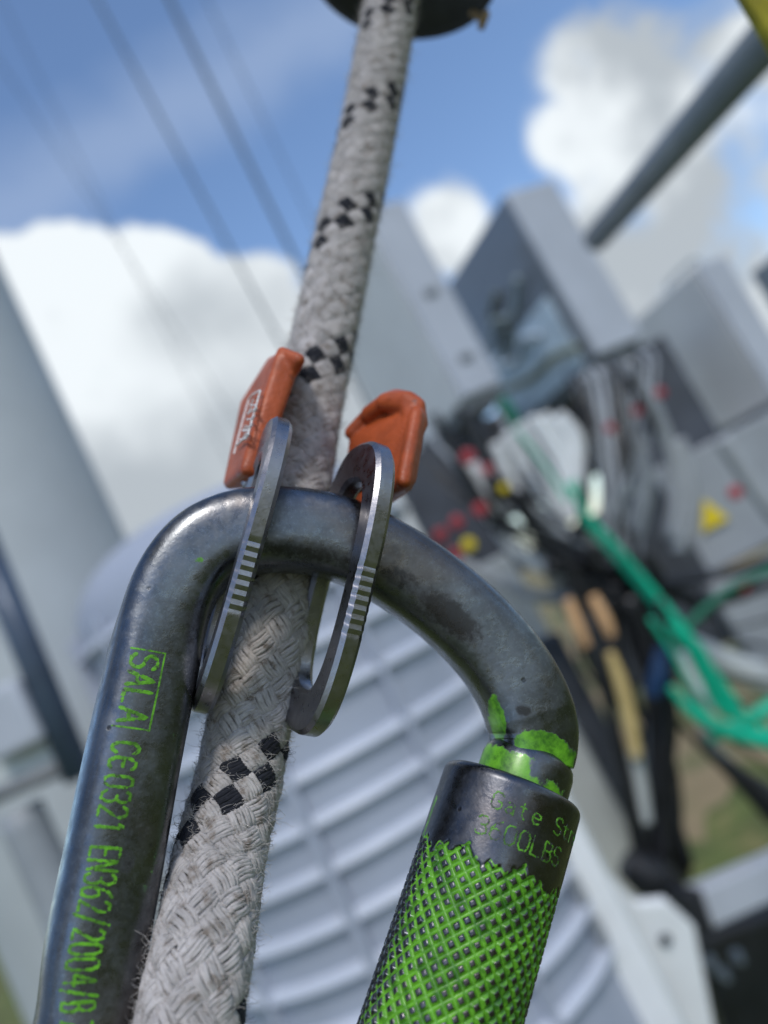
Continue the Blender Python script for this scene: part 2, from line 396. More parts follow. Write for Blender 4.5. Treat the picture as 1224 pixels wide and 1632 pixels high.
# ---- overhead conductors running away from the mast
wires = [((270, 0), (478, 428), .0085, 'thickest dark overhead wire, nearest the rope'), ((155, 0), (368, 398), .0060, 'second overhead wire from the rope, thinner than its neighbour'),
         ((0, 100), (180, 372), .0021, 'faint overhead wire farthest left in the sky'),
         ((12, 20), (172, 345), .0019, 'faint overhead wire third from the rope'), ((330, 0), (500, 360), .0026, 'finest overhead wire, close behind the rope')]
for (xa, ya), (xb, yb), r, lb in wires:
    pa, pb = P(xa, ya, 3.0), P(xb, yb, 3.35)
    V, F = tube([pa+(pb-pa)*t for t in (-2.2, -1, 0, 1, 2, 4.5)], r, 30, 10)
    tag(add('overhead_wire', V, F, M['wire']), lb, 'wire', 'overhead wires crossing the sky')

# ---- pale mast on the left (u -680..-213)
def vcyl(u0, u1, v0, v1, Y, m, name, parent=None, k=64):
    a, b = G(u0, 1180, Y), G(u1, 1180, Y); r = (b[0]-a[0])/2; cx = (a[0]+b[0])/2
    zt = G(0, v0, Y)[2]; zb = G(0, v1, Y)[2]
    V, F = lathe(np.array([cx, Y, 0]), (0, 0, 1), [(r, zb), (r, zt)], k, ref=np.array([1., 0, 0]))
    return add(name, V, F, m, parent, auto=50), np.array([cx, Y, 0]), r
mast, mc, mr = vcyl(-640, -232, -400, 9000, 1.75, M['mast'], 'mast_pole')
mast.data.transform(Matrix.Translation(-Vector((mc[0], mc[1], 0)))); mast.location = (mc[0], mc[1], 0)
tag(mast, 'thick pale grey mast on the far left behind the drum', 'mast')
# dark tube in front of the mast with clamps
ct = empty('clamped_tube', XZ(130, 1260, 1.1)); tag(ct, 'dark steel tube held by pale clamps beside the mast', 'tube')
V, F = tube([XZ(-40, 830, 1.15), XZ(128, 1240, 1.12)], .021, 3, 20); add('tube', V, F, mat('navy_tube', lin(66, 80, 98), .4, .2), ct)
V, F = boxmesh(XZ(-60, 1230, 1.13), XZ(60, 1160, 1.13)-XZ(-60, 1230, 1.13), (0, .08, 0), XZ(-20, 1290, 1.13)-XZ(-60, 1230, 1.13)); bevel(add('clamp', V, F, M['ltgrey'], ct, False), .008)
V, F = tube([XZ(-60, 1290, 1.13), XZ(120, 1215, 1.13)], .012, 3, 16); add('clamp_bolt', V, F, M['fitting_grey'], ct)
V, F = tube([XZ(30, 1290, 1.16), XZ(110, 1470, 1.16), XZ(170, 1640, 1.16)], .032, 12, 20); add('lower_tube', V, F, M['grey'], ct)
V, F = boxmesh(XZ(-60, 1120, 1.10), XZ(20, 1080, 1.10)-XZ(-60, 1120, 1.10), (0, .06, 0), XZ(-10, 1220, 1.10)-XZ(-60, 1120, 1.10)); bevel(add('clamp', V, F, M['box_lt'], ct, False), .01)

# ---- ribbed drum
def drum():
    Y = 1.35
    a, b = G(-352, 1180, Y), G(205, 1180, Y); R = (b[0]-a[0])/2*.985; c = np.array([(a[0]+b[0])/2, Y, 0])
    yf = Y-R
    zt = G(-80, 838, yf+.10)[2]; zb = -.85
    e = empty('ribbed_drum', c+np.array([0, 0, zb])); tag(e, 'white ribbed drum with domed top and vertical seams behind the carabiner', 'drum')
    prof = [(R*.985, zb)]
    prof += [(R*.985, zt-.12)]
    for t in np.linspace(0, 1, 14):
        prof.append((R*.985-.16*(1-math.cos(t*math.pi/2))*1.0, zt-.12+.12*math.sin(t*math.pi/2)))
    prof.append((.02, zt+.012))
    V, F = lathe(c, (0, 0, 1), prof, 128); add('shell', V, F, M['drum'], e, auto=60)
    zs = [G(-80, v, yf)[2] for v in (975, 1060, 1142, 1225, 1325, 1400, 1476, 1560, 1640, 1720, 1800, 1890)]
    parts = []
    for z in zs:
        pr = [(R*.98, z-.009), (R+.006, z-.005), (R+.009, z-.002), (R+.008, z+.003), (R+.002, z+.008), (R*.98, z+.012)]
        parts.append(lathe(c, (0, 0, 1), pr, 128))
    V, F = join(parts); add('ring_rib', V, F, M['rib'], e, auto=50)
    parts = []
    for az, w in ((-92, .007), (-150, .007), (-57, .005), (-125, .004)):
        q = math.radians(az); n = np.array([math.cos(q), math.sin(q), 0]); t = np.array([-n[1], n[0], 0])
        parts.append(boxmesh(c+n*(R*.97)-t*w+np.array([0, 0, zb]), t*2*w, n*(R*.03+.013), (0, 0, zt-.11-zb)))
    V, F = join(parts); bevel(add('seam', V, F, M['drum'], e, False), .003, 2)
    # flange on the right; grey blocks paint the shadowed gaps between ribs
    q = math.radians(-22); n = np.array([math.cos(q), math.sin(q), 0]); t = np.array([-n[1], n[0], 0])
    V, F = boxmesh(c+n*(R*.95)-t*.01+np.array([0, 0, zb]), t*.024, n*(R*.05+.045), (0, 0, G(0, 1230, yf)[2]-zb)); bevel(add('flange', V, F, M['white'], e, False), .004, 2)
    for z0, z1 in zip(zs[5:-1], zs[6:]):
        zc = (z0+z1)/2
        V, F = boxmesh(c+n*(R+.001)-t*.030+np.array([0, 0, zc-.018]), t*.014, n*.010, (0, 0, .036)); add('gap_shadow', V, F, M['grey'], e, False)
drum()

# ---- radio boxes, real vertical boxes standing above
AZ = math.radians(20.8); DV = np.array([-math.sin(AZ), math.cos(AZ), 0]); WV = np.array([math.cos(AZ), math.sin(AZ), 0])
def radio(u, v0, v1, Y, w, dep, face_m, side_m, label, knobs=(), lip=True, handle=False):
    top = G(u, v0, Y); bot = G(u, v1, Y); h = top[2]-bot[2]
    o = np.array([bot[0], bot[1], bot[2]])
    e = empty('radio_unit', o); tag(e, label, 'radio unit', 'radio units mounted in a row on the mast head')
    V, F = boxmesh(o+DV*.006, WV*w, DV*(dep-.006), (0, 0, h)); bevel(add('casing', V, F, side_m, e, False), .008)
    V, F = boxmesh(o-DV*.010+np.array([0, 0, .004])+WV*.001, WV*(w-.002), DV*.016, (0, 0, h-.008)); bevel(add('front_cover', V, F, face_m, e, False), .006)
    if lip:
        V, F = boxmesh(o+WV*.006+DV*.01-np.array([0, 0, .028]), WV*(w-.012), DV*(dep-.02), (0, 0, .0275)); bevel(add('base_plate', V, F, M['fitting_grey'], e, False), .004)
    for kx, kz in knobs:
        V, F = boxmesh(o-DV*.018+WV*(w*kx-.018)+np.array([0, 0, h*kz]), WV*.036, DV*.0075, (0, 0, .018)); bevel(add('latch', V, F, M['fitting_grey'], e, False), .003)
    for k in range(4):
        c = o+DV*(dep*(.15+.22*k))+WV*w*.5-np.array([0, 0, .028])
        V, F = lathe(c, (0, 0, -1), [(.016, 0), (.016, .03), (.011, .032), (.011, .07)], 16); add('connector', V, F, M['black'], e, auto=40)
    if handle:
        c = o+np.array([0, 0, h]); V, F = tube([c+DV*.04+WV*w*.5-np.array([0, 0, .01]), c+DV*.04+WV*w*.5+np.array([0, 0, .035]), c+DV*.20+WV*w*.5+np.array([0, 0, .035]), c+DV*.20+WV*w*.5-np.array([0, 0, .01])], .009, 24, 10)
        add('handle', V, F, M['ltgrey'], e)
    return e
radio(366, 560, 905, 1.9, .118, .50, M['box_lt'], M['box_grey'], 'pale grey radio unit right beside the rope, with two latches on its narrow face', knobs=((.5, .50), (.5, .16)), handle=True)
radio(588, 640, 940, 2.08, .163, .52, M['box_lt'], M['box_dark'], 'tallest radio unit, with a dark glossy side and a pale narrow face')
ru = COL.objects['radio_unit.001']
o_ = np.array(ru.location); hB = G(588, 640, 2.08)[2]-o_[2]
# added plate and tubes, coloured as reflections in the tallest unit's dark side (side face normal is -WV)
V, F = boxmesh(o_-WV*.004+DV*.05+np.array([0, 0, .006]), WV*.006, DV*.42, (0, 0, hB*.42)); bevel(add('sky_reflection_plate', V, F, mat('painted_sky_reflection', lin(205, 222, 235), .3), ru, False), .002)
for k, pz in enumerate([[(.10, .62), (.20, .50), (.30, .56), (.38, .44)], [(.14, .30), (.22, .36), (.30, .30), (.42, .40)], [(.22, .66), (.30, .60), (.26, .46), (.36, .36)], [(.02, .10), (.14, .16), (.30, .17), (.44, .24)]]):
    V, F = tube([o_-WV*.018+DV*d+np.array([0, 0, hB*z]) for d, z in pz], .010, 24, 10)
    add('reflection_tube', V, F, mat('reflection_tone', [lin(150, 165, 170), lin(190, 205, 220), lin(96, 104, 92), lin(122, 130, 112)][k], .5), ru)
radio(810, 880, 1128, 2.6, .13, .50, M['box_lt'], M['box_grey'], 'plain mid grey radio unit on the right with a handle on top', handle=True)
radio(1010, 905, 1130, 2.95, .13, .34, M['box_lt'], M['box_dark'], 'dark blue grey radio unit cut by the right edge of the picture')

# ---- supports and casings behind the cables
def gbox(name, u0, u1, v0, v1, Y, dep, m, label, cat, rot=0., bev=.01, group=None, parent=None):
    a = G(u0, v1, Y); b = G(u1, v1, Y); t = G(u0, v0, Y)
    o = np.array([a[0], Y, a[2]]); w = b[0]-a[0]; h = t[2]-a[2]; c, s = math.cos(rot), math.sin(rot)
    V, F = boxmesh(o, np.array([c, s, 0])*w, np.array([-s, c, 0])*dep, (0, 0, h)); ob = bevel(add(name, V, F, m, parent, False), bev)
    if label: tag(ob, label, cat, group)
    return ob
gbox('equipment_case', 215, 345, 940, 1190, 2.15, .25, M['dkgrey'], 'dark grey equipment case under the nearest radio unit', 'case')
gbox('equipment_case', 350, 560, 945, 1100, 2.5, .2, M['black'], 'black equipment case behind the fan of white cables', 'case')
gbox('steel_cabinet', 560, 860, 1140, 1330, 2.5, .3, M['grey'], 'mid grey cabinet with a yellow warning triangle', 'cabinet')
gbox('equipment_case', 375, 600, 1160, 1440, 2.42, .2, M['dkgrey'], 'dark grey case behind the knot of black cables', 'case')
gbox('equipment_case', 570, 712, 955, 1150, 2.62, .2, M['dkgrey'], 'dark case hidden behind the grey jumper cables', 'case')
gbox('steel_sheet', 590, 900, 1345, 1500, 2.35, .06, M['grey'], 'grey support panel behind the teal cables at the right edge', 'panel', rot=.1)
gbox('steel_sheet', 205, 330, 1150, 1760, 2.0, .05, M['ltgrey'], 'pale grey upright panel beyond the ribbed drum', 'panel', rot=-.1)
gbox('support_beam', 300, 345, 1300, 1720, 1.94, .05, M['dkgrey'], 'dark grey upright beam in front of the pale panel', 'beam')

def cable(label, pts, w, m, Y=1.8, cat='cable', name='cable', group=None, n=30):
    p3 = [P(x, y, Y+(q[0] if q else 0)) for x, y, *q in pts]
    ws = w if not np.isscalar(w) else [w]*len(pts)
    V, F = tube(p3, [q/2*Y/FPX for q in ws], n, 14)
    return tag(add(name, V, F, M[m] if isinstance(m, str) else m), label, cat, group)
gw = 'white cables fanned out under the radio units'
for i, (x0, y0, xm, ym, x1, y1, w) in enumerate([(788, 706, 832, 790, 892, 842, 18), (806, 690, 852, 770, 900, 836, 18), (826, 676, 872, 752, 908, 830, 18), (846, 664, 892, 738, 915, 824, 18), (866, 660, 908, 730, 921, 818, 20)]):
    cable(['lowest broad white cable in the fan of white cables', 'second white cable from the bottom of the fan', 'middle white cable of the fan', 'second white cable from the top of the fan', 'topmost white cable of the fan'][i],
          [(x0, y0), (xm, ym), (x1, y1)], w, 'white', 1.75, group=gw)
cable('thin teal cable lying across the white fan', [(826, 690, -.05), (870, 745, -.05), (905, 800, -.05)], 6, 'teal', 1.72)
cable('short white cable right of the white fan', [(890, 660), (918, 700), (925, 760), (915, 800)], [20, 24, 18, 8], 'white', 1.75)
cable('white curved cable sweeping under the fan', [(762, 770), (790, 830), (835, 885), (900, 918), (950, 925)], [22, 26, 24, 16, 10], 'white', 1.75)
cable('stubby white plug on the dark equipment case', [(738, 735), (755, 752), (768, 770)], [26, 30, 26], 'white', 1.75, 'plug', 'cable_plug')
cable('dull grey cable sweeping below the white curved cable', [(720, 890), (790, 925), (860, 950), (930, 955)], 20, 'greyc', 1.8)
cable('pale cable bending behind the black bundle', [(862, 820), (880, 850), (910, 885), (930, 920)], 22, 'greyc', 1.78)
cable('cream cable below the fan, near the teal one', [(935, 830), (938, 860), (945, 890)], 30, mat('cream_cable', lin(205, 195, 180), .5), 1.85)
for i, (pts, w) in enumerate([([(925, 600), (965, 680), (985, 760), (985, 830)], 22), ([(962, 585), (1010, 690), (1030, 770), (1015, 850)], 24), ([(1000, 575), (1045, 660), (1078, 760), (1070, 860)], 26),
                              ([(940, 690), (965, 760), (965, 830)], 20), ([(1080, 700), (1100, 780), (1080, 880)], 24), ([(1150, 700), (1190, 760), (1240, 830)], 26)]):
    cable(['grey jumper cable leaving the left of the tallest radio unit', 'grey jumper cable under the middle of the tallest radio unit', 'grey jumper cable under the right end of the tallest radio unit',
           'short light grey jumper cable beside the white fan', 'grey jumper cable under the plain mid grey radio unit', 'grey jumper cable running to the right edge of the picture'][i], pts, w, 'greyc', 1.9, group='grey jumper cables under the radio units')
for i, (pts, w) in enumerate([([(690, 660), (740, 750), (800, 850)], 16), ([(730, 650), (770, 720), (790, 800)], 18), ([(800, 760), (840, 830), (890, 890), (960, 915)], 16), ([(830, 780), (860, 850), (930, 895)], 18),
                              ([(925, 640), (940, 720), (930, 800), (915, 860)], 10), ([(1000, 600), (1030, 650), (1045, 690)], 14), ([(870, 905), (950, 905), (1040, 930), (1110, 960)], 26), ([(900, 925), (980, 940), (1040, 960)], 34),
                              ([(1040, 930), (1130, 920), (1240, 890)], 16), ([(1090, 1000), (1150, 955), (1240, 930)], 18)]):
    cable(['black cable nearest the orange guard on the dark case', 'black cable above the short white plug', 'black cable looping under the white fan', 'black cable hugging the bottom of the white fan', 'thin black cable right of the white fan',
           'black connector lead under the tallest radio unit', 'thick black cable running across the knot of cables', 'thickest black cable in the knot, just above the peach tape', 'black cable leaving the knot to the right edge', 'lower black cable rising to the right edge'][i],
          pts, w, 'blackc', 1.7, group='black cables around the knot')
for i, (x, y) in enumerate([(905, 905), (945, 890), (1000, 905), (1020, 935), (925, 945), (1040, 900), (985, 965)]):
    cable(['black cable tie end at the left of the knot', 'black cable tie end on top of the knot', 'black cable tie end right of the middle of the knot', 'black cable tie end on the right of the knot', 'black cable tie end under the left of the knot',
           'black cable tie end high on the right of the knot', 'black cable tie end at the bottom of the knot'][i], [(x-12, y-16), (x, y+2), (x+14, y+20)], 26, 'blackc', 1.66, 'cable tie', 'cable_tie', 'black cable tie ends in the knot')
cable('main teal cable running diagonally down from the white fan', [(903, 770), (935, 820), (985, 875), (1035, 935), (1085, 1000), (1130, 1070), (1175, 1135)], [8, 10, 11, 12, 18, 24, 26], 'teal', 1.6)
cable('second teal cable running beside the main teal one', [(915, 765), (930, 825), (975, 882), (1030, 948), (1072, 1005), (1118, 1078), (1160, 1142)], [7, 9, 9, 10, 13, 16, 18], 'teal', 1.63)
cable('teal cable stub hanging from the glossy radio unit', [(798, 636), (815, 662), (828, 690)], 20, 'tealdk', 1.85)
cable('bright teal cable looping low at the right', [(1068, 1095), (1105, 1135), (1160, 1165), (1240, 1185)], [10, 20, 24, 30], 'teal', 1.5)
cable('bright teal cable at the right edge above the loop', [(1130, 1180), (1180, 1155), (1240, 1120)], [14, 22, 28], 'teal', 1.55)
for i, (dx, w) in enumerate([(-14, 8), (16, 9), (30, 7)]):
    cable(['thin teal strand left of the low teal loop', 'thin teal strand right of the main teal cable', 'outermost thin teal strand near the right edge'][i],
          [(1050+dx, 985+i*9), (1092+dx, 1050-i*6), (1125+dx, 1118+i*5), (1180+dx, 1168-i*12), (1245, 1160+i*24)], w, 'teal', 1.52, n=40)
cable('dark teal cable climbing to the right edge', [(1085, 1010), (1130, 965), (1180, 930), (1240, 905)], 14, 'tealdk', 1.62)
cable('white strip lying beside the low teal loop', [(1085, 1040), (1110, 1090), (1140, 1130)], 16, 'white', 1.55)
cable('pale tube with bright end behind the teal cables', [(1090, 1030), (1160, 1060), (1240, 1090)], 48, 'ltgrey', 2.2, 'tube', 'support_tube')
cable('left peach tape wrapped sleeve under the knot', [(905, 955), (918, 990), (935, 1030)], [14, 20, 16], 'peach', 1.6, 'sleeve', 'cable_sleeve')
cable('right peach tape wrapped sleeve under the knot', [(945, 950), (965, 990), (975, 1015)], [16, 20, 14], 'peach', 1.6, 'sleeve', 'cable_sleeve')
cable('long tan sleeve running down from the peach ones', [(972, 1040), (990, 1090), (1005, 1150), (1015, 1210)], [14, 22, 20, 14], 'tan', 1.6, 'sleeve', 'cable_sleeve')
cable('pale grey cable below the tan sleeve', [(1012, 1200), (1022, 1260), (1028, 1310)], 24, 'ltgrey', 1.62)
cable('black cable left of the tan sleeve', [(925, 1020), (960, 1090), (985, 1180), (1010, 1300), (1030, 1390)], [18, 20, 20, 26, 34], 'blackc', 1.62)
cable('thick black hose right of the tan sleeve', [(1000, 950), (1035, 1040), (1048, 1150), (1048, 1260), (1055, 1400)], [34, 40, 40, 42, 46], 'blackc', 1.64, 'hose', 'hose')
cable('thin black cable right of the thick hose', [(1050, 950), (1068, 1050), (1066, 1160), (1076, 1290), (1100, 1380)], 14, 'blackc', 1.6)
cable('blue tape wrapped on the black hose', [(1055, 1030), (1050, 1075), (1040, 1110)], [20, 34, 30], 'blue', 1.56, 'tape', 'tape_wrap')
cable('black clamp at the foot of the thick hose', [(1000, 1375), (1040, 1400), (1100, 1440)], [50, 70, 40], 'black', 1.6, 'clamp', 'hose_clamp')
cable('dark cable crossing the dry ground at the right', [(1060, 1130), (1120, 1190), (1170, 1230), (1240, 1290)], [10, 14, 30, 56], 'blackc', 1.7)
cable('grey strut falling from the knot to the hose clamp', [(1045, 960), (1095, 1090), (1130, 1180), (1180, 1230)], 14, 'greyc', 1.72, 'strut', 'strut')
rj = random.Random(3)
ends = [(905, 900), (930, 915), (955, 905), (985, 925), (1010, 915), (1030, 940)]
for i in range(34):
    t = i/33
    if i >= 24: break
    if i < 14: x0, y0 = 655+t*330+rj.uniform(-8, 8), 700-t*130+rj.uniform(-6, 20)
    elif i < 24: x0, y0 = 905+(i-14)*14, 600-(i-14)*5
    else: x0, y0 = 1075+(i-24)*16, 725-(i-24)*9
    ex_, ey_ = rj.choice(ends); sag = rj.uniform(.2, .9)
    mx, my = x0+(ex_-x0)*.35+sag*30, y0+(ey_-y0)*.5+rj.uniform(-10, 50)*sag
    dk = rj.random() < .74
    where = 'from the unit beside the rope' if x0 < 770 else 'behind the white fan of cables' if x0 < 890 else 'from the left of the tallest radio unit' if x0 < 985 else 'from the right of the tallest radio unit'
    cable('thin %s jumper cable drooping %s into the knot' % ('black' if dk else 'pale', where),
          [(x0, y0, .15), (x0+14, y0+30, .1), (mx, my), (ex_-8, ey_-14), (ex_+10, ey_+6)], rj.choice([5, 6, 8, 9]), 'blackc' if dk else rj.choice(['greyc', 'grey', 'ltgrey']), 1.72, group='thin black jumper cables' if dk else 'thin pale jumper cables', n=36)
for i in range(12):
    x0 = 950+rj.uniform(-40, 90); y0 = 930+rj.uniform(-10, 40)
    cable('thin black lead hanging below the knot of cables', [(x0, y0), (x0+rj.uniform(0, 40), y0+110), (1040+rj.uniform(-30, 40), 1200+rj.uniform(-40, 40)), (1050+rj.uniform(-30, 50), 1400)], rj.choice([6, 8, 11]), 'blackc', 1.66, group='thin black leads below the knot', n=36)
for i in range(7):
    cable('thin dark lead running from the knot to the right edge', [(1000+rj.uniform(-20, 30), 920+rj.uniform(-20, 40)), (1080+rj.uniform(-20, 20), 935+i*28), (1150, 950+i*38+rj.uniform(-20, 20)), (1245, 930+i*52)], rj.choice([5, 7, 9]), rj.choice(['blackc', 'blackc', 'dkgrey']), 1.68, group='thin dark leads at the right edge', n=36)
# tags
def blob(label, x, y, r, m, Y=1.7, cat='tag', name='cable_tag', group=None):
    c = P(x, y, Y); rr = r*.78*Y/FPX
    V, F = lathe(c-Fw*rr*.4, Fw, [(rr*.8, 0), (rr, rr*.15), (rr, rr*.65), (rr*.8, rr*.8)], 20)
    tag(add(name, V, F, M[m], auto=40), label, cat, group)
gr = 'red tags on the cables'
for x, y, r, lb in [(746, 728, 15, 'red tag above the stubby white plug'), (776, 748, 12, 'small red tag between the plug and the white fan'), (765, 812, 14, 'red tag left of the white curved cable'), (728, 832, 14, 'red tag highest of the three left of the yellow tag'),
                    (702, 852, 14, 'red tag leftmost beside the steel carabiner'), (726, 884, 14, 'red tag lowest beside the steel carabiner'), (1015, 655, 11, 'red tag on the middle grey jumper cable'), (1052, 626, 11, 'red tag under the right end of the tallest radio unit'),
                    (972, 682, 10, 'red tag on the left grey jumper cable'), (1172, 785, 14, 'red tag on the jumper cable near the warning triangle'), (1186, 936, 11, 'red tag on the lower black cable at the right edge')]:
    blob(lb, x, y, r, 'red', 1.62, group=gr)
blob('round yellow tag beside three red tags', 747, 868, 14, 'yellow', 1.62)
blob('small yellow tag at the foot of the white fan', 803, 778, 10, 'yellow', 1.62)
tp = [XZ(1122, 796, 2.485), XZ(1162, 826, 2.485), XZ(1120, 848, 2.485)]
V = [p for p in tp]+[p+np.array([0, .008, 0]) for p in tp]; F = [(0, 1, 2), (5, 4, 3), (0, 3, 4, 1), (1, 4, 5, 2), (2, 5, 3, 0)]
wt = tag(add('warning_sign', V, F, M['yellow'], smooth=False), 'yellow warning triangle on the mid grey cabinet', 'sign')

# lower right support arm, bracket, dark mass
ob = empty('square_steel_arm', XZ(1120, 1450, 1.5)); tag(ob, 'white square support arm with black end cap at the lower right', 'arm')
a, b = P(1112, 1445, 1.5), P(1300, 1362, 1.6); ax = b-a
upv = np.array([0, 0, 1.0]); s = unit(np.cross(ax, upv)); upv2 = unit(np.cross(s, ax))
V, F = boxmesh(a-upv2*.034-s*.03, ax, s*.06, upv2*.068); bevel(add('beam', V, F, M['box_lt'], ob, False), .006)
V, F = boxmesh(a-upv2*.038-s*.034-unit(ax)*.035, unit(ax)*.034, s*.068, upv2*.076); bevel(add('end_cap', V, F, M['black'], ob, False), .006)
V, F = boxmesh(P(1105, 1500, 1.7), P(1420, 1380, 1.9)-P(1105, 1500, 1.7), Fw*.2, P(1200, 1760, 1.7)-P(1105, 1500, 1.7)); tag(bevel(add('black_steel_box', V, F, M['black'], None, False), .02), 'black mounting frame under the white support arm', 'frame')
for i, (x, y) in enumerate([(1130, 1530), (1150, 1548), (1172, 1520)]):
    V, F = lathe(P(x, y, 1.66), -Fw, [(.012, 0), (.012, .01), (.007, .012), (.007, .03)], 12)
    tag(add('bolt', V, F, M['grey'], auto=40), ['left steel bolt on the black mounting frame', 'lower steel bolt on the black mounting frame', 'right steel bolt on the black mounting frame'][i], 'bolt', 'bolts on the black mounting frame')
br = empty('mounting_bracket', P(1060, 1640, 1.2)); tag(br, 'white steel bracket plate with a bolt hole right of the drum', 'bracket')
pl = [(975, 1400), (1015, 1442), (1062, 1436), (1108, 1478), (1140, 1640), (1170, 1800), (1090, 1800), (1020, 1640), (985, 1520)]
front = [P(x, y, 1.22) for x, y in pl]; V = front+[p+Fw*.02 for p in front]; n_ = len(pl)
F = [tuple(range(n_)), tuple(range(2*n_-1, n_-1, -1))]+[(i, i+n_, (i+1) % n_+n_, (i+1) % n_) for i in range(n_)]
bevel(add('plate', V, F, M['white'], br, False), .004)
V, F = lathe(P(1060, 1497, 1.216), -Fw, [(.009, 0), (.009, .003)], 20); add('bolt_hole', V, F, M['dkgrey'], br, auto=30)
V, F = lathe(P(955, 1395, 1.2), -Fw, [(.014, 0), (.014, .008), (.008, .010), (.008, .02)], 16); tag(add('bolt', V, F, M['ltgrey'], auto=40), 'pale bolt head beside the drum flange', 'bolt')

# ---- dark rod top right and olive webbing
V, F = tube([P(1420, -165, .62), P(950, 380, 1.50)], .0235, 3, 24)
tag(add('support_tube', V, F, M['rod']), 'dark grey tube slanting down from the upper right to the tallest radio unit', 'tube')
V, F = boxmesh(P(1168, -40, .185), P(1262, 122, .185)-P(1168, -40, .185), Fw*.004, Rt*.03)
tag(bevel(add('webbing_strap', V, F, M['olive'], None, False), .0012), 'olive yellow webbing strap in the top right corner', 'strap')

# ================================================================ FOREGROUND
# ---- rope
D = .0115
rp = [(722, -480, .206), (673, -240, .192), (625, 0, .179), (587, 206, .168), (550, 377, .157), (521, 515, .148), (489, 665, .138), (457, 850, .1240), (431, 1000, .1155), (399, 1148, .1115), (380, 1245, .108), (350, 1366, .1015), (325, 1503, .093), (300, 1640, .087), (270, 1850, .080)]
rc, rs = catmull([P(*q) for q in rp], 900)
rt_, rn, rb = frames(rc)
Ltot = rs[-1]
def rope_pt(s, ang, r):
    s = np.clip(s, 0, Ltot); c = np.stack([np.interp(s, rs, rc[:, k]) for k in range(3)], -1)
    n = np.stack([np.interp(s, rs, rn[:, k]) for k in range(3)], -1); b = np.stack([np.interp(s, rs, rb[:, k]) for k in range(3)], -1)
    return c + (n*np.cos(ang)[..., None] + b*np.sin(ang)[..., None])*r[..., None]
# arc length of the marker crossing seen at picture point (365,1225)
LP = 3.2*D
relr = rc@np.stack([Rt, Up, Fw], 1); yr = 816-relr[:, 1]/relr[:, 2]*FPX
sk = np.interp([42, 191, 371, 614, 1270], yr, rs); qk = np.array([-81, -65, -49, -33, -1.])
sk = np.r_[sk[0]-.1, sk, sk[-1]+.1]; qk = np.r_[qk[0]-.1/.0262*16, qk, qk[-1]+.1/.0366*16]
def qof(s):
    return sum(np.interp(s+o, sk, qk) for o in (-.006, -.003, 0, .003, .006))/5
RB = D/2-.00062
def strand(idx, sg, ny=7):
    steps = int(Ltot/LP*16*9); s = np.linspace(0, Ltot, steps)
    q = qof(s)                             # crossings counted from the marker
    ang0 = sg*2*np.pi*q/16 + 2*np.pi*idx/8
    wv = np.cos(np.pi*q)*sg
    wv = np.tanh(1.9*wv)/np.tanh(1.9)
    ph = random.random()*20
    wob = .00018*np.sin(s*700+ph)+.00010*np.sin(s*2300+ph*2)
    parts = []
    hw = D*.29/2*.97
    for m in range(ny):
        x = (m-(ny-1)/2)/((ny-1)/2)        # -1..1
        lat = x*hw*.86 + wob + .00009*np.sin(s*1300+m*3+ph)
        r = RB + .00004 + wv*.00034 + (1-x*x)*.00014 + .00008*np.sin(s*3100+m*5+ph*3)*np.sin(s*700+m+ph)
        # strands dive at their ends: yarns squeeze together
        lat = lat*(1-.10*(1-np.abs(wv)))
        a = ang0 + sg*lat/(math.sqrt(2)*D/2); ss = s - lat/math.sqrt(2)
        c = rope_pt(ss, a, r)
        ctr = rope_pt(ss, a, np.zeros_like(r)); radial = unit(c-ctr)
        t = unit(np.gradient(c, axis=0)); bb = unit(np.cross(t, radial)); nn = np.cross(bb, t)
        kk = np.linspace(0, 2*np.pi, 6, endpoint=False)
        rad = (1+.12*np.sin(s*2600+m*7+ph))
        V = (c[:, None, :] + nn[:, None, :]*(np.cos(kk)*.00028)[None, :, None]*rad[:, None, None] + bb[:, None, :]*(np.sin(kk)*.00030)[None, :, None]*rad[:, None, None]).reshape(-1, 3)
        parts.append(V)
    return parts, steps
VV = []; FF = []; MI = []; off = 0
for sg in (1, -1):
    for idx in range(8):
        parts, steps = strand(idx, sg)
        blk = 1 if (sg == BSG if 'BSG' in globals() else sg == 1) and idx in (0, 1) else 0
        i = np.arange(steps-1)[:, None]*6; k = np.arange(6)[None, :]; k2 = (k+1) % 6
        quad = np.stack([i+k, i+k2, i+6+k2, i+6+k], -1).reshape(-1, 4)
        for V in parts:
            VV.append(V); FF.append(quad+off); MI.append(np.full(len(quad), blk)); off += len(V)
VV = np.vstack(VV); FF = np.vstack(FF); MI = np.concatenate(MI)
def fast(name, V, F, mats, mi, parent=None):
    me = bpy.data.meshes.new(name); me.vertices.add(len(V)); me.vertices.foreach_set('co', V.astype(np.float32).ravel())
    k = F.shape[1]; me.loops.add(F.size); me.loops.foreach_set('vertex_index', F.astype(np.int32).ravel())
    me.polygons.add(len(F)); me.polygons.foreach_set('loop_start', np.arange(0, F.size, k, dtype=np.int32))
    for m in mats: me.materials.append(m)
    me.polygons.foreach_set('material_index', mi.astype(np.int32)); me.polygons.foreach_set('use_smooth', np.ones(len(F), bool))
    me.update(calc_edges=True); me.validate()
    o = bpy.data.objects.new(name, me); COL.objects.link(o)
    if parent: o.parent = parent; o.matrix_parent_inverse = parent.matrix_world.inverted()
    return o
rope = empty('rope', rc[-1]); tag(rope, 'frayed white braided rope with black checkered marker strands, running through the whole picture', 'rope')
fast('braid', VV, FF, [M['yarn'], M['yarn_black']], MI, rope)
V, F = sweep(rc[::6], rn[::6], rb[::6], lambda i: np.c_[np.cos(np.linspace(0, 2*np.pi, 20, endpoint=False)), np.sin(np.linspace(0, 2*np.pi, 20, endpoint=False))]*(RB-.0002)); add('core', V, F, M['core'], rope)
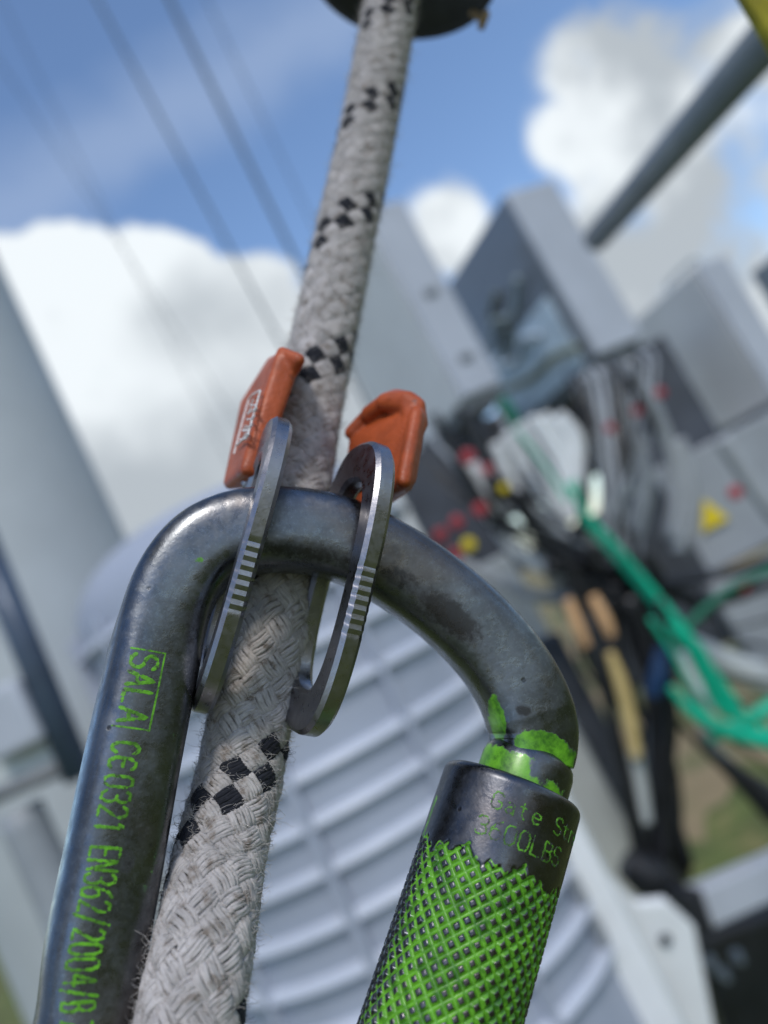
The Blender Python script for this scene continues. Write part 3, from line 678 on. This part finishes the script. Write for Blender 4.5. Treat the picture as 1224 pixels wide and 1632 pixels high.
# fuzz
def fuzz(nh):
    V = []; F = []; MI = []; o = 0
    for h in range(nh):
        s = random.uniform(.02, Ltot-.002); a = random.uniform(-math.pi, math.pi)
        if math.cos(a) < -.35: continue
        r = D/2-.00012; ln = random.choice([.0004, .0006, .0008, .0012])*random.uniform(.6, 1.3)
        if random.random() < .05: ln *= 1.8
        da = random.uniform(-1, 1)*ln/r*1.1; ds = random.uniform(-1, 1)*ln; lift = abs(random.gauss(0, .7))*ln*.9+.00008
        cp = []
        for t in (0, .35, .7, 1):
            cp.append(rope_pt(np.array(s+ds*t), np.array(a+da*t+.25*math.sin(t*5+h)*ln/r), np.array(r+lift*math.sin(t*1.9))))
        cp = np.array(cp); w = random.uniform(.000020, .000038)
        tt = unit(np.gradient(cp, axis=0)); x = unit(np.cross(tt, Fw+.01)); y = np.cross(tt, x)
        for i in range(4):
            ww = w*(1-.7*i/3)
            for q in range(3): V.append(cp[i]+x[i]*ww*math.cos(q*2.094)+y[i]*ww*math.sin(q*2.094))
        for i in range(3):
            for q in range(3): F.append((o+3*i+q, o+3*i+(q+1) % 3, o+3*i+3+(q+1) % 3, o+3*i+3+q))
        # colour: black fibre where it leaves a black strand
        qq = float(qof(s)); isb = 0
        for idx in (0, 1):
            dd = (a-(2*math.pi*qq/16+2*math.pi*idx/8)+math.pi) % (2*math.pi)-math.pi
            if abs(dd) < .28 and math.cos(math.pi*qq) > 0: isb = 1
        MI += [isb]*9; o += 12
    return np.array(V), np.array(F), np.array(MI)
V, F, MI = fuzz(48000)
fz = fast('fuzz', V, F, [M['hair'], M['hairb']], MI, rope); fz['kind'] = 'stuff'

# ---- black guard at the top of the rope
e = empty('rope_guard', P(637, -30, .186)); tag(e, 'round black rubber guard at the top end of the rope', 'guard')
ax = unit(unit(rc[0]-rc[200])*.75+Fw*-.12+Up*.3)
c = P(640, -34, .190)
V, F = lathe(c, ax, [(.004, .0035), (.012, .0025), (.0185, .0006), (.0207, -.0004), (.0222, .0006), (.0226, .003), (.0222, .007), (.020, .012), (.014, .016), (.004, .017)], 72); add('cup', V, F, M['rubber'], e)
V, F = tube([P(752, 20, .195), P(768, 30, .192), P(775, 22, .190), P(766, 45, .190)], .0009, 16, 8); add('cord_end', V, F, M['tan_cord'], e)

# ---- carabiner
kar = empty('carabiner', P(165, 1560, .091)); tag(kar, 'worn grey steel carabiner with green stamped lettering and a knurled green locking sleeve', 'carabiner')
BR = .0057
bp = [(92, 1900, .082), (118, 1740, .087), (142, 1617, .0905), (155, 1503, .0930), (181, 1366, .0962), (207, 1229, .0995), (234, 1100, .103), (257, 1000, .1058), (287, 925, .1078), (332, 873, .1094), (388, 850, .1105), (450, 845, .1112), (512, 852, .1118), (572, 872, .1122),
      (632, 905, .1126), (690, 945, .1126), (745, 992, .1122), (793, 1045, .1115), (828, 1100, .1105), (846, 1150, .1095), (849, 1182, .1088), (845, 1212, .1080)]
bc, bs = catmull([P(*q) for q in bp], 640)
bt, bn_, bb_ = frames(bc)
KB = 96; th = np.linspace(0, 2*np.pi, KB, endpoint=False)
def sec(i_or_s):
    """flattened round section: front facets"""
    s = i_or_s/bs[-1]
    r0 = BR
    ex = 3.3; rot = .42 if s < .42 else .42*(1-min(1, (s-.42)/.15))-.25*min(1, (s-.42)/.15)
    a = th-rot
    k = (np.abs(np.cos(a))**ex+np.abs(np.sin(a))**ex)**(-1/ex)
    # end taper at the gate nose
    tip = np.clip((s-.955)/.045, 0, 1); r = r0*(k*.985)*(1-.10*tip)
    # inner side scooped near the nose (cos of image-left side)
    return r
def bsurf(s, ang, off=0.):
    c = np.array([np.interp(s, bs, bc[:, k]) for k in range(3)]); n = np.array([np.interp(s, bs, bn_[:, k]) for k in range(3)]); b = np.array([np.interp(s, bs, bb_[:, k]) for k in range(3)])
    r = np.interp(ang % (2*np.pi), np.r_[th, 2*np.pi], np.r_[sec(s), sec(s)[0]])
    e_ = .02; r2 = np.interp((ang+e_) % (2*np.pi), np.r_[th, 2*np.pi], np.r_[sec(s), sec(s)[0]])
    d = n*math.cos(ang)+b*math.sin(ang); d2 = n*math.cos(ang+e_)+b*math.sin(ang+e_)
    tg = d2*r2-d*r; t = np.array([np.interp(s, bs, bt[:, k]) for k in range(3)]); nr = unit(np.cross(tg, t)); nr = nr if nr@d > 0 else -nr
    return c+d*(r+off), nr
V, F = sweep(bc, bn_, bb_, lambda i: np.c_[np.cos(th), np.sin(th)]*sec(bs[i])[:, None])
V = np.array(V)
def mask_px(V, spots):
    """soft mask from spots on the surface given by where they sit in the photo"""
    rel = V@np.stack([Rt, Up, Fw], 1); px = 612+rel[:, 0]/rel[:, 2]*FPX; py = 816-rel[:, 1]/rel[:, 2]*FPX
    m = np.zeros(len(V))
    for x, y, rx, ry, a, st in spots:
        ca, sa = math.cos(math.radians(a)), math.sin(math.radians(a)); dx, dy = px-x, py-y
        u = (dx*ca+dy*sa)/rx; v = (-dx*sa+dy*ca)/ry
        m = np.maximum(m, st*np.clip(1.5-np.sqrt(u*u+v*v)*1.0, 0, 1))
    return m
dirt = mask_px(V, [(715, 980, 62, 26, 38, 1.0), (640, 925, 50, 22, 30, .62), (480, 880, 90, 16, 8, .75), (835, 1132, 14, 9, 20, .9), (310, 990, 18, 60, 15, .6), (205, 1370, 14, 26, 10, .55), (560, 900, 40, 18, 20, .7), (690, 985, 70, 12, 33, .6)])
paint = mask_px(V, [(868, 1200, 46, 30, 24, 1.2), (792, 1146, 12, 36, -10, 1.1), (316, 892, 12, 8, 0, .50), (245, 1380, 6, 40, 14, .46), (230, 1420, 7, 18, 10, .48), (275, 1172, 5, 8, 0, .5), (238, 1340, 4, 10, 0, .5)])
bar = add('body', V, F, M['bar'], kar, attrs={'dirt': dirt, 'paint': paint})
# lettering along the left leg: reads downwards, tops of letters to the right (image right = negative angle)
def s_at(py): 
    rel = bc@np.stack([Rt, Up, Fw], 1); yy = 816-rel[:, 1]/rel[:, 2]*FPX
    k = np.argmin(np.where(np.arange(len(yy)) < 330, np.abs(yy-py), 1e9)); return bs[k]
ANG0 = .10; UH = .0030/6
def bar_text(text, y0, y1, w=.00021, adv=5.6, angc=ANG0, mat_='green_ink', hgt=1.0):
    st, tot = strokes(text, adv); sa, sb = s_at(y0), s_at(y1)
    f = lambda x, y: bsurf(sa+(sb-sa)*x/tot, angc+(y-3)*UH*hgt/BR)
    V, F = ink(st, f, w, .05); return V, F
pts_ = [bar_text('SALA', 1056, 1160, .00026), bar_text('C', 1183, 1203), bar_text('e2', 1, 2) if False else None]
parts = [pts_[0]]
def bt1(chs, y0, y1, **k):
    st = []; x = 0
    for ch in chs:
        for pl in GL[ch]: st.append([(x+a, b) for a, b in pl])
        x += 5.7
    tot = x-1.7; sa, sb = s_at(y0), s_at(y1)
    return ink(st, lambda X, Y_: bsurf(sa+(sb-sa)*X/tot, k.get('ang', ANG0)+(Y_-3)*UH*k.get('h', 1.)/BR), k.get('w', .00020), .05)
parts.append(bt1(['C', 'e2'], 1190, 1228, w=.00024, h=.95)); parts.append(bt1(list('0321'), 1238, 1322)); parts.append(bt1(list('EN362/2004/B'), 1346, 1598, h=1.03)); parts.append(bt1(list('Z'), 1618, 1636))
sa, sb = s_at(1048), s_at(1168)
f = lambda X, Y_: bsurf(sa+(sb-sa)*X, ANG0+(Y_-3)*UH/BR)
fx = [[(X, 7.3) for X in np.linspace(0, 1, 12)], [(0, 7.3), (0, -.6)], [(1, 7.3), (1, -.9)]]
parts.append(ink(fx, f, .00013, .0))
V, F = join(parts); add('stamped_lettering', V, F, M['green_ink'], kar, False)

# sleeve
sc0, sc1 = P(818, 1250, .1062), P(640, 1830, .0905); sax = unit(sc1-sc0)
sn = unit(-Fw+sax*(sax@Fw)); sb_ = np.cross(sax, sn)
SR = .0091; NK = 30; KA = 30*22; LEN = .056; dz = .00011
hs = np.concatenate([np.linspace(0, .0016, 16)[:-1], np.arange(.0016, .0088, .0004), np.arange(.0088, LEN, dz)])
angs = np.linspace(0, 2*np.pi, KA, endpoint=False)
pitch = 2*np.pi*SR/NK
HH, AA = np.meshgrid(hs, angs, indexing='ij')
def knurl(H, A):
    xs = A*SR; a = (xs+H)/pitch; b = (xs-H)/pitch
    da = np.abs((a+.5) % 1-.5); db = np.abs((b+.5) % 1-.5)     # 0 at groove centre
    g = np.minimum(da, db)
    return g
from mathutils import noise as mn
Gk = knurl(HH, AA)
edge = .0101+.0005*np.sin(AA*7)+.0004*np.sin(AA*17+1)+.00025*np.sin(AA*41)
on = np.clip((HH-edge)/.0006, 0, 1)
depth = np.clip(1-(Gk-.07)/.24, 0, 1)
RR = SR - on*.00038*depth
tp_ = np.clip(1-HH/.0013, 0, 1); RR = RR-.0013*(1-np.sqrt(np.clip(1-tp_**2, 0, 1)))
hsh = HH
V = sc0+sax*hsh[..., None]+(sn*np.cos(AA)[..., None]+sb_*np.sin(AA)[..., None])*RR[..., None]
V = V.reshape(-1, 3)
nh = len(hs); i = np.arange(nh-1)[:, None]*KA; k = np.arange(KA)[None, :]; k2 = (k+1) % KA
Fq = np.stack([i+k, i+k2, i+KA+k2, i+KA+k], -1).reshape(-1, 4)
slv = fast('locking_sleeve', V, Fq, [M['sleeve']], np.zeros(len(Fq)), kar)
wear = .16*np.sin(AA*3+HH*90)*np.sin(AA*5-HH*210+1)+.12*np.sin(AA*11-HH*300)+np.random.normal(0, .05, AA.shape)
left = np.clip((AA % (2*np.pi)-.95)/.5, 0, 1)*np.clip((3.4-AA)/.5, 0, 1)
pt = on*np.where(depth > .05, .38+.54*depth, .0)+wear*on*.6-.36*left*on
pt = np.maximum(pt, .62*np.exp(-((HH-edge-.0002)/.00035)**2)*(np.sin(AA*23)*np.sin(AA*9+2) > .1))
pt = np.maximum(pt, .75*np.exp(-((AA-1.50)/.07)**2)*np.clip((HH-.0035)/.002, 0, 1)*(1-on))
a_ = slv.data.attributes.new('paint', 'FLOAT', 'POINT'); a_.data.foreach_set('value', pt.astype(np.float32).ravel())
a_ = slv.data.attributes.new('dirt', 'FLOAT', 'POINT'); a_.data.foreach_set('value', (on*np.clip(1-depth*1.5, 0, 1)*.22+.1*np.ones_like(on)).astype(np.float32).ravel())
# top ring of the sleeve
V, F = lathe(sc0, -sax, [(.0079, -.00005), (.0072, .0000), (.0064, -.0006), (.0062, -.003)], 96, ref=-Fw)
add('sleeve_mouth', V, F, M['sleeve'], kar)
# lettering on the sleeve, runs around it
def sl_map(h0, a0, uh, hs_=1.): return lambda x, y: ((sc0+sax*(h0-(y-3)*uh)+(sn*math.cos(a0-x*uh*hs_/SR)+sb_*math.sin(a0-x*uh*hs_/SR))*(SR+.00001)), sn*math.cos(a0-x*uh*hs_/SR)+sb_*math.sin(a0-x*uh*hs_/SR))
st, _ = strokes('Gate Strength'.replace('n', 'r').replace('g', 'e').replace('h', 't')[:9], 5.4)
V1 = ink(st, sl_map(.0037, .46, .0019/6, .98), .00012, .10)
st, _ = strokes('3600LBS', 5.5)
V2 = ink(st, sl_map(.0069, .56, .0021/6, .90), .00012, .10)
V, F = join([V1, V2]); add('sleeve_lettering', V, F, M['green_ink_worn'], kar, False)

# gate barrel between nose and sleeve
gc = P(828, 1262, .1064)
gax = -sax
V, F = lathe(gc, gax, [(.0060, -.006), (.0061, .0008), (.0061, .0034), (.00585, .0044), (.0052, .0052), (.0040, .0056), (.001, .0057)], 96, ref=-Fw)
V = np.array(V)
pnt = mask_px(V, [(800, 1225, 70, 36, 22, .80), (885, 1256, 26, 14, 20, .8), (775, 1205, 16, 20, 0, .60)]); pnt = pnt*(1-mask_px(V, [(858, 1232, 30, 9, 20, 1.)])*.9)
add('gate_barrel', V, F, M['bar'], kar, attrs={'paint': pnt, 'dirt': np.full(len(V), .05)}, auto=60)

# ---- rope adjuster: two steel rings and two orange guards
adj = empty('rope_adjuster', P(470, 900, .118)); tag(adj, 'rope adjuster with two toothed steel links and worn orange plastic guards around the rope', 'rope adjuster')
def ring(Tp, Bp, Bdir, W, name, thick, arm=.0039, toff=0.):
    T = P(*Tp); B = P(*Bp); A = unit(B-T); Lr = np.linalg.norm(B-T)
    Bd = Rt*Bdir[0]+Up*Bdir[1]+Fw*Bdir[2]; Bd = unit(Bd-A*(A@Bd)); Nn = np.cross(A, Bd)
    n = 420
    # outline: superellipse, long axis A, short axis Bd ; near side at t=0
    ph = np.linspace(0, 2*np.pi, n, endpoint=False)
    ex = 2.9
    def se(a, b):
        c, s = np.cos(ph), np.sin(ph); r = (np.abs(c)**ex+np.abs(s)**ex)**(-1/ex); return a*r*c, b*r*s
    xo, yo = se(Lr/2, W/2); xi, yi = se(Lr/2-arm*1.45, W/2-arm)
    # notches on the near arm (yo<0)
    near = (yo < 0)
    xr = (xo+Lr/2)/Lr
    tooth = near*((xr > .415) & (xr < .66))*.00018*(np.sin((xr-.415)/.245*np.pi*8)**2)
    yo2 = yo+tooth+near*((xr > .415) & (xr < .66))*.0
    ctr = (T+B)/2+Bd*(W/2)
    ch = .00055
    V = []
    for j in range(n):
        o = np.array([xo[j], yo2[j]]); ii = np.array([xi[j], yi[j]]); dd = unit(ii-o)
        tt = tooth[j]*.0
        for q, z in ((o+dd*ch, -thick/2), (o, -thick/2+ch), (o, thick/2-ch), (o+dd*ch, thick/2), (ii-dd*ch, thick/2), (ii, thick/2-ch), (ii, -thick/2+ch), (ii-dd*ch, -thick/2)):
            V.append(ctr+A*q[0]+Bd*q[1]+Nn*z)
    F = []
    for j in range(n):
        j2 = (j+1) % n
        for q in range(8): F.append((8*j+q, 8*j+(q+1) % 8, 8*j2+(q+1) % 8, 8*j2+q))
    return add(name, V, F, M['link'], adj, auto=28)
ring((640, 694, .1030), (520, 1196, .0975), (-.39, 0, .92), .0201, 'steel_link', .0028)
ring((466, 650, .1020), (322, 1158, .0975), (-.265, 0, .96), .0205, 'steel_link', .0027)

def guard(parts, name):
    V, F = join([hull([P(*q) for q in pts], r) for pts, r in parts])
    o = add(name, V, F, M['orange'], adj)
    m = o.modifiers.new('remesh', 'REMESH'); m.mode = 'VOXEL'; m.voxel_size = .00028; m.use_smooth_shade = True
    m2 = o.modifiers.new('smooth', 'SMOOTH'); m2.iterations = 6; m2.factor = .5
    return o
# left guard: slab (outer face to the left) plus lip hooking over the rope
guard([([(448, 572, .122), (393, 748, .1155), (366, 770, .127), (392, 645, .137), (434, 578, .136),
         (468, 580, .1225), (408, 752, .116), (392, 768, .127), (418, 655, .137)], .0010),
       ([(450, 562, .1225), (477, 573, .1205), (452, 563, .136), (470, 575, .136), (468, 590, .122)], .0009)], 'orange_guard')
# right guard: thin web, thick rim along the top and near edge
guard([([(564, 702, .133), (626, 648, .132), (662, 662, .120), (640, 775, .114), (566, 812, .126), (552, 800, .130), (596, 812, .127),
         (590, 700, .137), (640, 650, .134), (672, 668, .1215), (650, 775, .117)], .0008),
       ([(560, 690, .133), (570, 682, .136), (588, 660, .132), (598, 654, .136)], .0012),
       ([(588, 660, .131), (598, 654, .136), (614, 641, .128), (632, 634, .133)], .0014),
       ([(614, 641, .127), (632, 634, .133), (650, 638, .1235), (664, 648, .122)], .0015),
       ([(650, 638, .1235), (664, 648, .122), (668, 676, .1215), (660, 690, .120)], .0014), ([(664, 660, .120), (667, 676, .122), (643, 768, .1135), (652, 764, .116)], .0011)], 'orange_guard')
# printed frame and letters on the left guard
fp = [P(439, 575, .1211), P(386, 746, .1147), P(386, 650, .1356)]
nrm_ = unit(np.cross(fp[1]-fp[0], fp[2]-fp[0])); nrm_ = nrm_ if nrm_@Fw < 0 else -nrm_
def onface(x, y):
    d = P(x+6, y, 1.); t = (fp[0]@nrm_)/(d@nrm_); return d*t+nrm_*.0009, nrm_
polys = [[(376, 726), (379, 714), (398, 698), (418, 626), (406, 632), (399, 640)], [(379, 714), (392, 664), (399, 640)]]
# five letters stacked up the face
for kx, ch in enumerate('PETZL'):
    bx, by = 386+kx*4.0, 704-kx*13.5
    for pl in GL[ch]:
        polys.append([(bx+a*1.3+b*1.55, by-a*2.4-b*.15) for a, b in pl])
V, F = ink([densify(p, 3) for p in polys], onface, .00011, 0., .00012)
add('printed_mark', V, F, M['print'], adj, False)
# cam body behind the bar
V, F = hull([P(400, 775, .124), P(480, 790, .130), P(392, 860, .123), P(470, 870, .128)], .0012)
cb = add('cam_block', V, F, M['link'], adj, True, auto=40)
V, F = tube([P(388, 772, .1205), P(404, 768, .1205)], .0016, 3, 16); add('pivot_pin', V, F, M['link'], adj)
V, F = tube([P(550, 760, .128), P(600, 775, .124)], .0022, 3, 16); add('pivot_pin', V, F, M['rubber'], adj)
